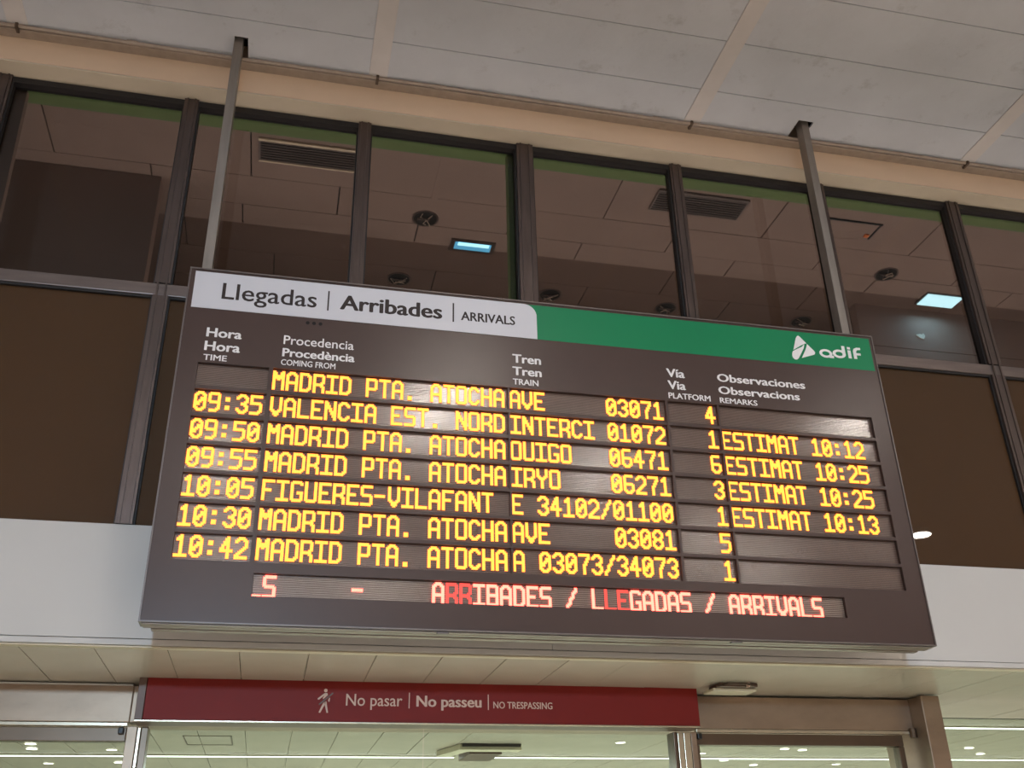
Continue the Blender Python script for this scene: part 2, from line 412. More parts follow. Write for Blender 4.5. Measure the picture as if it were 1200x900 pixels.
bx('door_leaf_glass', 'doorglass', (-0.563, 0.75, YH + 0.055, YH + 0.063, 0.02, 2.33), do)
bx('door_leaf_glass', 'doorglass', (0.756, 2.07, YH + 0.055, YH + 0.063, 0.02, 2.33), do)
bx('glass_pane', 'doorglass', (2.226, 3.404, YH + 0.055, YH + 0.063, 0.02, 2.262), do)
bx('glass_pane', 'doorglass', (3.625, 8.5, YH + 0.02, YH + 0.03, 0.02, 2.413), do)
bx('glass_edge', 'black', (3.625, 8.5, YH + 0.019, YH + 0.031, 2.4135, 2.4165), do)
bx('glass_edge', 'black', (3.617, 3.6235, YH + 0.019, YH + 0.031, 0.02, 2.4165), do)
bx('header_top_trim', 'fascia', (-4.5, -0.66, YH - 0.010, YH - 0.001, 2.506, 2.514), do, 0.001)
bm = bmesh.new(); cyl(bm, (3.482, YH - 0.012, 2.327), 0.020, 0.05, 'Z', 16); obj('pivot_cap', bm, 'darksteel', do)
for x in (-0.685, 2.222):
    s = bx('door_sensor', 'black', (x - 0.014, x + 0.010, YH - 0.002, YH + 0.03, 2.288, 2.318), None, 0.004)
    tag(s, 'small black sensor beside the %s of the red sign' % ('left end' if x < 0 else 'right end'), 'sensor', 'door sensors')

# ------------------------------------------------------------------ text
_font_cache = {}
def text_mesh(txt):
    if txt in _font_cache: return _font_cache[txt]
    def mk(st):
        c = bpy.data.curves.new('t', 'FONT'); c.body = st; c.size = 1.0; c.resolution_u = 3
        o = bpy.data.objects.new('t', c); COL.objects.link(o)
        bpy.context.view_layer.update()
        me = bpy.data.meshes.new_from_object(o.evaluated_get(bpy.context.evaluated_depsgraph_get()))
        bpy.data.objects.remove(o); bpy.data.curves.remove(c)
        return me
    h = mk('H'); ch = max(v.co.y for v in h.vertices) - min(v.co.y for v in h.vertices)
    b0 = min(v.co.y for v in h.vertices)
    me = mk(txt)
    _font_cache[txt] = (me, ch, b0)
    return me, ch, b0

def lettering(txt, x0, z0, cap, x1, w, y, m, parent, label=None):
    """raised vinyl word; heavier weights overlay slightly shifted layers of the same cut letters"""
    me, ch, b0 = text_mesh(txt)
    d = 0.0035 + 0.026 * w
    mn = min(v.co.x for v in me.vertices) - d; mx = max(v.co.x for v in me.vertices) + d
    sx = (x1 - x0) / (mx - mn); sz = cap / (ch + d * 0.8)
    bm = bmesh.new()
    for q, (ox, oy) in enumerate(((-d, 0), (-d / 2, d * 0.4), (0, -d * 0.4), (d / 2, d * 0.4), (d, 0))):
        t = bmesh.new(); t.from_mesh(me)
        yy = y - 0.0008 - 0.00008 * q
        for v in t.verts: v.co = Vector((x0 + (v.co.x + ox - mn) * sx, yy, z0 + (v.co.y + oy + d * 0.4 - b0) * sz))
        tm = bpy.data.meshes.new('t'); t.to_mesh(tm); t.free(); bm.from_mesh(tm); bpy.data.meshes.remove(tm)
    for fc in bm.faces:
        if fc.normal.y > 0: fc.normal_flip()
    edges = [e for e in bm.edges if e.is_boundary]
    ret = bmesh.ops.extrude_edge_only(bm, edges=edges)
    for v in [g for g in ret['geom'] if isinstance(g, bmesh.types.BMVert)]: v.co.y = y
    o = obj('lettering', bm, m, parent)
    if label: o['label'] = label
    return o

# ------------------------------------------------------------------ arrivals board
board = thing('arrivals_board', 'large dark railway arrivals board with amber lettering and green and white header', 'display board', (1.19, 4.07, 2.51))
BX0, BX1, BZ0, BZ1 = -0.518, 2.882, 2.540, 4.128
YB = 4.0
PZ = 0.1275
ZR = [3.661 - i * PZ for i in range(7)]
RH = 0.112
cols = [(-0.437, -0.137), (-0.119, 0.934), (0.943, 1.702), (1.715, 1.966), (1.976, 2.794)]
red_w = (-0.117, 2.470, 2.648, 2.742)
bm = bmesh.new()
ya, yb = YB, YB + 0.012
def fill(x0, x1, z0, z1): box(bm, x0, x1, ya, yb, z0, z1)
fill(BX0, BX1, ZR[0], BZ1)
for i in range(7):
    zt, zb = ZR[i], ZR[i] - RH
    nx = ZR[i + 1] if i < 6 else red_w[3]
    xe = [BX0] + [v for c in cols for v in c] + [BX1]
    for a, b in zip(xe[0::2], xe[1::2]): fill(a, b, zb, zt)
    fill(BX0, BX1, nx, zb)
fill(BX0, red_w[0], red_w[2], red_w[3]); fill(red_w[1], BX1, red_w[2], red_w[3])
fill(BX0, BX1, BZ0, red_w[2])
obj('face_plate', bm, 'board', board)
# housing behind
bm = bmesh.new(); box(bm, BX0, BX1, YB + 0.030, YB + 0.08, BZ0, BZ1)
obj('housing', bm, 'board', board)
bx('rear_housing', 'boardrim', (BX0 + 0.03, BX1 - 0.03, YB + 0.0805, YB + 0.125, BZ0 - 0.004, BZ1 - 0.03), board)
bm = bmesh.new()
for (a, b, c, d) in ((BX0, BX1, BZ1, BZ1 + 0.007), (BX0, BX1, BZ0 - 0.006, BZ0)):
    box(bm, a, b, YB - 0.006, YB + 0.08, c, d)
box(bm, BX0 - 0.006, BX0, YB - 0.006, YB + 0.08, BZ0 - 0.006, BZ1 + 0.007)
box(bm, BX1, BX1 + 0.006, YB - 0.006, YB + 0.08, BZ0 - 0.006, BZ1 + 0.007)
obj('rim', bm, 'boardrim', board)
bx('underside_rail', 'boardrail', (BX0 + 0.004, BX1 - 0.004, YB + 0.008, YB + 0.036, BZ0 - 0.011, BZ0 - 0.0065), board, 0.002)
bx('underside_rail', 'boardrail', (BX0 + 0.004, BX1 - 0.004, YB + 0.042, YB + 0.078, BZ0 - 0.011, BZ0 - 0.0065), board, 0.002)
bx('underside_rail', 'boardrail', (BX0 + 0.032, BX1 - 0.032, YB + 0.086, YB + 0.122, BZ0 - 0.014, BZ0 - 0.0045), board, 0.002)
for x in (0.62, 1.9):
    bx('latch', 'boardrim', (x, x + 0.05, YB + 0.004, YB + 0.03, BZ0 - 0.016, BZ0 - 0.0065), board, 0.002)

# header bands
HX1 = 1.083
pts = [(BX0 + 0.020, 3.929), (HX1, 3.929), (HX1, 4.06)]
for k in range(1, 9):
    a = k / 8 * math.pi / 2
    pts.append((HX1 - 0.062 + 0.062 * math.cos(a), 4.055 + 0.062 * math.sin(a)))
pts += [(BX0 + 0.020, 4.117)]
bm = bmesh.new(); prism(bm, pts, YB - 0.004, YB - 0.0015); obj('white_band', bm, 'white', board)['label'] = 'white header band with rounded right end'
g = bx('green_band', 'green', (HX1 - 0.07, BX1 - 0.014, YB - 0.0014, YB - 0.0002, 3.929, 4.117), board); g['label'] = 'green header band'
bx('band_divider', 'ink', (0.093, 0.100, YB - 0.0054, YB - 0.0041, 3.975, 4.079), board)
bx('band_divider', 'ink', (0.674, 0.681, YB - 0.0054, YB - 0.0041, 3.979, 4.081), board)
for x in (0.012, 0.040, 0.069):
    bm = bmesh.new(); cyl(bm, (x, YB - 0.0006, 3.903), 0.0085, 0.001, 'Y', 14); obj('drilled_hole', bm, 'hole', board)

for t in (("Llegadas", -0.374, 3.984, 0.083, 0.045, 0.25), ("Arribades", 0.150, 3.988, 0.077, 0.625, 1.1), ("ARRIVALS", 0.714, 3.993, 0.047, 0.976, 0.8)):
    lettering(t[0], t[1], t[2], t[3], t[4], t[5], YB - 0.0041, 'ink', board, 'dark lettering on the white band')
for t in (("Hora", -0.418, 3.788, 0.045, -0.267, 1), ("Hora", -0.419, 3.720, 0.046, -0.268, 1), ("TIME", -0.418, 3.672, 0.028, -0.319, 0.6),
          ("Procedencia", -0.086, 3.784, 0.044, 0.224, 0.2), ("Proced\u00e8ncia", -0.087, 3.722, 0.041, 0.231, 1), ("COMING FROM", -0.089, 3.679, 0.028, 0.148, 0.5),
          ("Tren", 0.959, 3.793, 0.045, 1.097, 1), ("Tren", 0.958, 3.728, 0.044, 1.098, 1), ("TRAIN", 0.959, 3.679, 0.030, 1.081, 0.6),
          ("V\u00eda", 1.723, 3.790, 0.045, 1.816, 1), ("Via", 1.724, 3.725, 0.045, 1.815, 1), ("PLATFORM", 1.722, 3.675, 0.030, 1.937, 0.6),
          ("Observaciones", 1.985, 3.789, 0.042, 2.455, 0.9), ("Observacions", 1.984, 3.722, 0.041, 2.415, 0.9), ("REMARKS", 1.985, 3.673, 0.028, 2.181, 0.6)):
    lettering(t[0], t[1], t[2], t[3], t[4], t[5], YB - 0.0001, 'print', board, 'white column heading')

# emblem and word beside it, on the green band
def poly_clean(pts, name, y=YB - 0.0015, th=0.0015):
    bm = bmesh.new(); prism(bm, pts, y - th, y); return obj(name, bm, 'print', board)
def smooth_poly(pts, it=2):
    for _ in range(it):
        q = []
        for i, p in enumerate(pts):
            n = pts[(i + 1) % len(pts)]
            q += [(0.75 * p[0] + 0.25 * n[0], 0.75 * p[1] + 0.25 * n[1]), (0.25 * p[0] + 0.75 * n[0], 0.25 * p[1] + 0.75 * n[1])]
        pts = q
    return pts
em1 = poly_clean([(2.456, 4.090), (2.463, 4.094), (2.471, 4.089), (2.503, 4.052), (2.497, 4.052), (2.474, 4.040), (2.424, 4.008), (2.430, 4.025), (2.448, 4.078)], 'emblem')
em2 = poly_clean([(2.420, 4.000), (2.440, 4.012), (2.474, 4.030), (2.490, 4.047), (2.484, 4.025), (2.466, 3.994), (2.446, 3.962), (2.436, 3.953), (2.424, 3.953), (2.414, 3.962), (2.412, 3.975), (2.415, 3.990)], 'emblem')
em3 = poly_clean([(2.506, 4.049), (2.522, 4.031), (2.538, 4.014), (2.543, 4.004), (2.540, 3.994), (2.532, 3.989), (2.500, 3.978), (2.464, 3.965), (2.478, 3.990), (2.492, 4.015), (2.502, 4.038)], 'emblem')
def ring(cx, cz, rx, rz, ix, iz, name, extra=()):
    bm = bmesh.new(); n = 28; y0, y1 = YB - 0.003, YB - 0.0015
    V = []
    for k in range(n):
        a = 2 * math.pi * k / n; c, s = math.cos(a), math.sin(a)
        V.append([bm.verts.new((cx + r1 * c, y, cz + r2 * s)) for (r1, r2, y) in ((rx, rz, y0), (ix, iz, y0), (ix, iz, y1), (rx, rz, y1))])
    for k in range(n):
        A, B = V[k], V[(k + 1) % n]
        for i in range(4): bm.faces.new((A[i], A[(i + 1) % 4], B[(i + 1) % 4], B[i]))
    bmesh.ops.recalc_face_normals(bm, faces=bm.faces[:])
    for (x0, x1, z0, z1) in extra: box(bm, x0, x1, y0 - 0.0003, y1, z0, z1)
    return obj(name, bm, 'print', board)
ring(2.604, 4.005, 0.036, 0.0245, 0.021, 0.0125, 'emblem_letter', ((2.622, 2.646, 3.981, 3.995),))
ring(2.680, 4.010, 0.037, 0.0245, 0.021, 0.0125, 'emblem_letter', ((2.699, 2.716, 4.006, 4.058),))
ring_i = bx('emblem_letter', 'print', (2.731, 2.748, YB - 0.003, YB - 0.0015, 3.990, 4.036), board)
bx('emblem_letter', 'print', (2.731, 2.748, YB - 0.003, YB - 0.0015, 4.042, 4.055), board)
poly_clean([(2.762, 3.990), (2.779, 3.990), (2.779, 4.012), (2.803, 4.012), (2.803, 4.024), (2.779, 4.024), (2.781, 4.036), (2.789, 4.043), (2.806, 4.045), (2.806, 4.057), (2.784, 4.056), (2.768, 4.048), (2.762, 4.034)], 'emblem_letter')

# ---- dot matrix font, strokes of a 2x2 brush on an 8 x 14 grid
G = {
 '0': [[(2,0),(4,0),(6,2),(6,10),(4,12),(2,12),(0,10),(0,2),(2,0)], [(2,8),(4,4)]],
 '1': [[(3,0),(3,12)], [(1,2),(3,0)], [(0,12),(6,12)]],
 '2': [[(0,2),(2,0),(4,0),(6,2),(6,5),(0,11),(0,12),(6,12)]],
 '3': [[(0,2),(2,0),(4,0),(6,2),(6,4),(4,6),(3,6)], [(4,6),(6,8),(6,10),(4,12),(2,12),(0,10)]],
 '4': [[(4,12),(4,0),(0,7),(0,8),(6,8)]],
 '5': [[(6,0),(0,0),(0,5),(5,5),(6,6),(6,10),(4,12),(0,12)]],
 '6': [[(5,0),(1,0),(0,1),(0,10),(2,12),(4,12),(6,10),(6,7),(5,6),(0,6)]],
 '7': [[(0,0),(6,0),(6,2),(3,7),(3,12)]],
 '8': [[(2,0),(4,0),(6,2),(6,4),(4,6),(2,6),(0,4),(0,2),(2,0)], [(2,6),(0,8),(0,10),(2,12),(4,12),(6,10),(6,8),(4,6)]],
 '9': [[(6,6),(1,6),(0,5),(0,1),(1,0),(5,0),(6,1),(6,10),(4,12),(1,12)]],
 ':': [[(2,3),(3,3),(3,4),(2,4)], [(2,9),(3,9),(3,10),(2,10)]],
 '.': [[(2,11),(3,11),(3,12),(2,12)]],
 '-': [[(0,6),(5,6)]],
 '_': [[(0,12),(4,12)]],
 '/': [[(6,0),(4,4),(2,8),(0,12)]],
 'A': [[(0,12),(0,2),(2,0),(4,0),(6,2),(6,12)], [(0,7),(6,7)]],
 'B': [[(0,0),(0,12),(5,12),(6,11),(6,7),(5,6),(0,6)], [(5,6),(6,5),(6,1),(5,0),(0,0)]],
 'C': [[(6,2),(4,0),(2,0),(0,2),(0,10),(2,12),(4,12),(6,10)]],
 'D': [[(0,0),(0,12),(4,12),(6,10),(6,2),(4,0),(0,0)]],
 'E': [[(6,0),(0,0),(0,12),(6,12)], [(0,6),(4,6)]],
 'F': [[(6,0),(0,0),(0,12)], [(0,6),(4,6)]],
 'G': [[(6,1),(5,0),(1,0),(0,1),(0,11),(1,12),(5,12),(6,11),(6,7),(4,7)]],
 'H': [[(0,0),(0,12)], [(6,0),(6,12)], [(0,6),(6,6)]],
 'I': [[(3,0),(3,12)], [(0,0),(6,0)], [(0,12),(6,12)]],
 'L': [[(0,0),(0,12),(6,12)]],
 'M': [[(0,12),(0,0),(3,5),(6,0),(6,12)]],
 'N': [[(0,12),(0,0),(6,11)], [(6,0),(6,12)]],
 'O': [[(1,0),(5,0),(6,1),(6,11),(5,12),(1,12),(0,11),(0,1),(1,0)]],
 'P': [[(0,12),(0,0),(5,0),(6,1),(6,6),(5,7),(0,7)]],
 'R': [[(0,12),(0,0),(5,0),(6,1),(6,5),(4,7),(0,7)], [(4,7),(6,9),(6,12)]],
 'S': [[(6,0),(1,0),(0,1),(0,5),(1,6),(5,6),(6,7),(6,11),(5,12),(0,12)]],
 'T': [[(3,0),(3,12)], [(0,0),(6,0)]],
 'U': [[(0,0),(0,11),(1,12),(5,12),(6,11),(6,0)]],
 'V': [[(0,0),(0,8),(3,12),(6,8),(6,0)]],
 'Y': [[(0,0),(0,4),(3,7),(3,12)], [(3,7),(6,4),(6,0)]],
}
def glyph(ch):
    px = set()
    for line in G.get(ch, []):
        pts = line if len(line) > 1 else line * 2
        for (x0, y0), (x1, y1) in zip(pts, pts[1:]):
            n = max(abs(x1 - x0), abs(y1 - y0), 1)
            for k in range(n + 1):
                x = round(x0 + (x1 - x0) * k / n); y = round(y0 + (y1 - y0) * k / n)
                for dx in (0, 1):
                    for dy in (0, 1): px.add((x + dx, y + dy))
    return px
GL = {c: glyph(c) for c in G}
PX = 0.00645; PY = 0.0066
def led_text(txt, x0, ztop, m, parent, ydot, label=None, px=PX, clip=None):
    bm = bmesh.new(); w = px * 0.47; h = PY * 0.46
    for i, ch in enumerate(txt):
        if ch == ' ': continue
        for (a, b) in GL[ch]:
            cx = x0 + (i * 9 + a + 0.5) * px; cz = ztop - (b + 0.5) * PY
            if clip and cx < clip: continue
            box(bm, cx - w, cx + w, ydot - 0.002, ydot, cz - h, cz + h, 'front5')
    o = obj('led_text', bm, m, parent)
    o['kind'] = 'stuff'
    if label: o['label'] = label
    return o

def display(x0, x1, z0, z1, louv):
    d = bx('led_display', 'matrix', (x0 - 0.004, x1 + 0.004, YB + 0.0205, YB + 0.029, z0 - 0.004, z1 + 0.004), board)
    bm = bmesh.new(); n = int(round((z1 - z0) / PY))
    for k in range(n + 1):
        z = z1 - 0.0055 - k * PY + PY
        if z > z1 or z < z0: continue
        box(bm, x0, x1, YB + 0.0188, YB + 0.0205, z - 0.0013, z + 0.0013, 'front5')
    l = obj('louvre', bm, louv, d); l['kind'] = 'stuff'
    return d
rows_txt = [
    ("", "MADRID PTA. ATOCHA", "AVE     03071", "   4", ""),
    ("09:35", "VALENCIA EST. NORD", "INTERCI 01072", "   1", "ESTIMAT 10:12"),
    ("09:50", "MADRID PTA. ATOCHA", "OUIGO   06471", "   6", "ESTIMAT 10:25"),
    ("09:55", "MADRID PTA. ATOCHA", "IRYO    06271", "   3", "ESTIMAT 10:25"),
    ("10:05", "FIGUERES-VILAFANT", "E 34102/01100", "   1", "ESTIMAT 10:13"),
    ("10:30", "MADRID PTA. ATOCHA", "AVE     03081", "   5", ""),
    ("10:42", "MADRID PTA. ATOCHA", "A 03073/34073", "   1", ""),
]
for i, r in enumerate(rows_txt):
    zt = ZR[i]
    for (x0, x1), t in zip(cols, r):
        d = display(x0, x1, zt - RH, zt, 'louvre')
        if t.strip():
            off = {0: 0.003, 3: 0.017}.get(cols.index((x0, x1)), 0.001)
            led_text(t, x0 + off, zt - 0.0055, 'amber', d, YB + 0.0160)
d = display(red_w[0], red_w[1], red_w[2], red_w[3], 'louvre_red')
XR = red_w[0]
zt = red_w[3] - 0.004
CW = 9 * PX
led_text("_", XR + 0.0 * CW, zt, 'redled', d, YB + 0.0160, px=PX * 0.9)
led_text("S", XR + 0.66 * CW, zt, 'redled', d, YB + 0.0160)
led_text("-", XR + 6.7 * CW, zt, 'redled', d, YB + 0.0160)
s0 = XR + 12.35 * CW; pr = PX * 0.983
led_text("A  IBADES / L  GADAS / ARRIVALS", s0, zt, 'redled', d, YB + 0.0160, px=pr)
led_text(" RR          LE", s0, zt, 'dimred', d, YB + 0.0160, 'dimmer red letters', px=pr)

# ------------------------------------------------------------------ hanging poles
def pole(x, label):
    t = thing('hanging_pole', label, 'pole', (x, 4.09, 3.9), 'poles holding the board')
    bx('shaft', 'pole', (x - 0.0225, x + 0.0225, 4.06, 4.125, 4.137, ZC + 0.14), t, 0.003)
    bx('top_plate', 'pole', (x - 0.03, x + 0.03, 4.055, 4.19, ZC + 0.142, ZC + 0.155), t)
    bx('foot_bracket', 'pole', (x - 0.028, x + 0.028, 4.056, 4.095, 4.1365, 4.145), t)
    return t
pole(-0.460, 'grey steel pole hanging from ceiling to the left end of the board')
pole(2.787, 'grey steel pole hanging from ceiling to the right end of the board')

# ------------------------------------------------------------------ conduit along the ceiling edge
co = thing('conduit_pipe', 'thin painted conduit pipe running along ceiling edge above the peach beam', 'pipe', (1, YE - 0.085, ZC - 0.02))
bm = bmesh.new(); tube(bm, [(x, YE - 0.088, ZC - 0.016 + 0.002 * math.sin(x * 2.1)) for x in [i * 0.4 - 6 for i in range(41)]], 0.0095); obj('pipe', bm, 'conduit', co, smooth=True)
bm = bmesh.new(); tube(bm, [(x, YE - 0.064, ZC - 0.014) for x in (-6, 10)], 0.006); obj('pipe', bm, 'conduit', co, smooth=True)
for s in strips:
    bm = bmesh.new(); box(bm, s - 0.010, s + 0.006, YE - 0.105, YE - 0.05, ZC - 0.030, ZC - 0.007)
    obj('clamp', bm, 'clamp', co, 0.003)
for x in (-1.0, 0.62, 1.9, 4.3):
    bm = bmesh.new(); cyl(bm, (x, YE - 0.088, ZC - 0.016), 0.0125, 0.05, 'X', 12); obj('coupling', bm, 'conduit', co)

# ------------------------------------------------------------------ red sign
sg = thing('no_entry_sign', 'long red no trespassing sign with walking figure above the glass doors', 'sign', (0.78, 5.1, 2.325))
YS = 5.05
bx('panel', 'red', (-0.580, 2.163, YS, YS + 0.145, 2.332, 2.520), sg, 0.001)
bx('end_cap', 'signcap', (-0.617, -0.582, YS - 0.001, YS + 0.145, 2.332, 2.520), sg, 0.002)
bx('trim_rail', 'brightsteel', (-0.617, 2.165, YS - 0.004, YS + 0.008, 2.3235, 2.3305), sg, 0.001)
bx('underside', 'signcap', (-0.615, 2.163, YS + 0.0085, YS + 0.145, 2.3235, 2.3305), sg)
bx('trim_rail', 'signcap', (-0.617, 2.165, YS - 0.003, YS + 0.02, 2.5205, 2.526), sg, 0.001)
for t in (("No pasar", 0.343, 2.407, 0.055, 0.616, 0.1), ("No passeu", 0.685, 2.407, 0.052, 1.011, 1.0), ("NO TRESPASSING", 1.071, 2.404, 0.032, 1.375, 0.4)):
    lettering(t[0], t[1], t[2], t[3], t[4], t[5], YS - 0.0003, 'signtext', sg)
bx('divider', 'signtext', (0.6475, 0.652, YS - 0.0015, YS - 0.0003, 2.398, 2.472), sg)
bx('divider', 'signtext', (1.043, 1.0475, YS - 0.0015, YS - 0.0003, 2.396, 2.470), sg)
# walking figure
def flat(pts, m='signtext', y=YS - 0.0003):
    bm = bmesh.new(); prism(bm, pts, y - 0.0015, y); return bm
px_ = lambda u, v: (0.210 + u * 0.000500, 2.490 - v * 0.000475)   # sketch units: 1200 px crop units from the pictogram corner
fig = bmesh.new()
def add_pts(pts): prism(fig, pts, YS - 0.0018, YS - 0.0003)
U = lambda u, v: (0.236 + (u - 170) * 0.00046, 2.4765 - (v - 70) * 0.00046)
hx, hz = U(187, 72)
add_pts([(hx + 0.0085 * math.cos(a * math.pi / 8), hz + 0.0085 * math.sin(a * math.pi / 8)) for a in range(16)])
add_pts([U(175, 100), U(205, 98), U(212, 118), U(165, 160), U(160, 150), U(172, 130)])
add_pts([U(175, 100), U(180, 118), U(122, 166), U(107, 162), U(108, 154)])
add_pts([U(228, 146), U(236, 148), U(232, 184), U(222, 186), U(216, 168)])
add_pts([U(170, 196), U(196, 180), U(190, 205), U(142, 298), U(126, 294), U(150, 236)])
add_pts([U(180, 190), U(200, 182), U(223, 296), U(208, 298), U(186, 222)])
o = obj('walking_figure', fig, 'signtext', sg); o['label'] = 'pale walking figure pictogram'
bm = bmesh.new(); prism(bm, [U(262, 90), U(268, 102), U(128, 222), U(122, 210)], YS - 0.0028, YS - 0.0019)
o = obj('slash', bm, 'signcap', sg); o['label'] = 'dark diagonal slash across the walking figure'

# ------------------------------------------------------------------ ventilation grilles in the side room
def grille(x0, x1, y0, y1, label, bright):
    z = ZB - 0.012
    t = thing('ventilation_grille', label, 'grille', ((x0 + x1) / 2, (y0 + y1) / 2, z), 'ceiling grilles')
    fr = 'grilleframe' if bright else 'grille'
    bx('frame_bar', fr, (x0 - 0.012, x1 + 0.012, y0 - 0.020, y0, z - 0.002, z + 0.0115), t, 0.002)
    bx('frame_bar', fr, (x0 - 0.012, x1 + 0.012, y1, y1 + 0.012, z, z + 0.0115), t, 0.002)
    bx('frame_bar', 'grille', (x0 - 0.012, x0, y0, y1, z, z + 0.0115), t, 0.002)
    bx('frame_bar', 'grille', (x1, x1 + 0.012, y0, y1, z, z + 0.0115), t, 0.002)
    bx('backing', 'void', (x0, x1, y0, y1, z + 0.010, z + 0.0117), t)
    n = 8
    for k in range(n):
        y = y0 + (y1 - y0) * (k + 0.5) / n
        bm = bmesh.new(); box(bm, x0, x1, y - 0.006, y + 0.002, z + 0.001, z + 0.009)
        for v in bm.verts: v.co.y += (v.co.z - z) * 0.6
        obj('slat', bm, 'grille', t)
    return t
grille(-0.33, 0.215, 4.625, 4.80, 'wide ceiling grille with bright edge behind the second whole window pane', True)
grille(2.075, 2.655, 4.625, 4.80, 'dark slatted ceiling grille behind window panes above the green header', False)

# ------------------------------------------------------------------ open round fittings with loose wires
def fitting(x, y, label, z=ZB - 0.004, r=0.085):
    t = thing('round_fitting', label, 'ceiling fitting', (x, y, z), 'open round ceiling fittings')
    bm = bmesh.new()
    n = 24
    V = []
    for k in range(n):
        a = 2 * math.pi * k / n
        V.append([bm.verts.new((x + rr * math.cos(a), y + rr * math.sin(a), zz)) for rr, zz in ((r, z), (r * 0.86, z), (r * 0.86, z + 0.003), (r, z + 0.003))])
    for k in range(n):
        A, B = V[k], V[(k + 1) % n]
        for i in range(4): bm.faces.new((A[i], A[(i + 1) % 4], B[(i + 1) % 4], B[i]))
    bmesh.ops.recalc_face_normals(bm, faces=bm.faces[:])
    obj('ring', bm, 'fitting', t)
    bm = bmesh.new(); cyl(bm, (x, y, z + 0.0022), r * 0.86, 0.0016, 'Z', 24); obj('recess', bm, 'void', t)
    rnd = random.Random(int(x * 100))
    for q in range(3):
        a = rnd.uniform(0, 6.28); p = [(x + r * 0.7 * math.cos(a), y + r * 0.7 * math.sin(a), z - 0.001)]
        for s in range(3):
            p.append((x + rnd.uniform(-0.5, 0.5) * r, y + rnd.uniform(-0.5, 0.5) * r, z - 0.012 - 0.012 * s))
        bm = bmesh.new(); tube(bm, p, 0.0035, 6); obj('wire', bm, 'wire' if q < 2 else 'fitting', t)
    bx('lamp_clip', 'fitting', (x - 0.05, x + 0.03, y - 0.012, y + 0.004, z - 0.012, z - 0.003), t, 0.002)
    return t
fitting(0.695, 5.19, 'open round fitting in ceiling beside the blue lamp')
fitting(3.99, 5.21, 'open round fitting in ceiling near the square white lamp')
for x, y, l in ((0.62, 5.95, 'round fitting peeking over white header left of the blue lamp'),
                (1.72, 5.95, 'round fitting peeking over the board where white meets green'),
                (2.62, 5.97, 'round fitting peeking over middle of the green header'),
                (3.72, 5.96, 'round fitting peeking over the green header by the right pole')):
    fitting(x, y, l, z=ZB + 0.011)

# lamps of the side room
t = thing('recessed_lamp', 'small cyan recessed lamp glowing behind the middle window', 'lamp', (1.05, 5.43, ZB - 0.01))
bm = bmesh.new(); z = ZB - 0.012
for d_ in ((0.895, 1.195, 5.365, 5.385), (0.895, 1.195, 5.475, 5.495), (0.895, 0.925, 5.385, 5.475), (1.170, 1.195, 5.385, 5.475)): box(bm, d_[0], d_[1], d_[2], d_[3], z, z + 0.011)
obj('housing', bm, 'fitting', t)
bx('diffuser', 'cyanlamp', (0.925, 1.170, 5.385, 5.475, z + 0.004, z + 0.010), t)
bx('tube', 'cyantube', (0.945, 1.155, 5.392, 5.425, z - 0.001, z + 0.0035), t, 0.001)
t = thing('square_lamp', 'bright square white lamp behind the right window', 'lamp', (4.57, 5.45, ZB - 0.01))
bx('housing', 'fitting', (4.42, 4.735, 5.365, 5.535, z + 0.004, z + 0.011), t, 0.001)
bx('diffuser', 'squarelamp', (4.432, 4.722, 5.377, 5.523, z - 0.003, z + 0.0035), t, 0.001)
d = bpy.data.lights.new('square_lamp_light', 'AREA'); d.energy = 2.6; d.color = (0.35, 0.75, 1.0); d.size = 0.25
o = bpy.data.objects.new('square_lamp_light', d); COL.objects.link(o); o.location = (4.575, 5.45, ZB - 0.03); o.parent = None

# loose tile with an orange connector
t = thing('loose_ceiling_tile', 'sagging ceiling tile with an orange connector right of the right pole', 'ceiling tile', (3.46, 4.77, ZB - 0.02))
bm = bmesh.new()
v = [bm.verts.new(p) for p in ((3.26, 4.69, ZB - 0.004), (3.62, 4.685, ZB - 0.006), (3.615, 4.83, ZB - 0.008), (3.40, 4.85, ZB - 0.024), (3.24, 4.84, ZB - 0.012))]
ftop = bm.faces.new(v); r_ = bmesh.ops.extrude_face_region(bm, geom=[ftop])
for g_ in r_['geom']:
    if isinstance(g_, bmesh.types.BMVert): g_.co.z += 0.004
bmesh.ops.recalc_face_normals(bm, faces=bm.faces[:])
obj('tile', bm, 'room_ceiling', t)
bx('dark_gap', 'void', (3.24, 3.64, 4.672, 4.684, ZB - 0.008, ZB - 0.001), t)
bx('dark_gap', 'void', (3.622, 3.634, 4.684, 4.84, ZB - 0.008, ZB - 0.001), t)
bx('connector', 'orange', (3.57, 3.60, 4.78, 4.81, ZB - 0.020, ZB - 0.009), t, 0.003)
bm = bmesh.new()
prism(bm, [(4.452, 5.225), (4.478, 5.236), (4.508, 5.232), (4.514, 5.246), (4.528, 5.222), (4.510, 5.196), (4.484, 5.200)], 5.632, 5.6395)
o = obj('bare_plaster_patch', bm, 'chalk'); tag(o, 'small white bare plaster patch on wall below the square lamp', 'plaster patch')

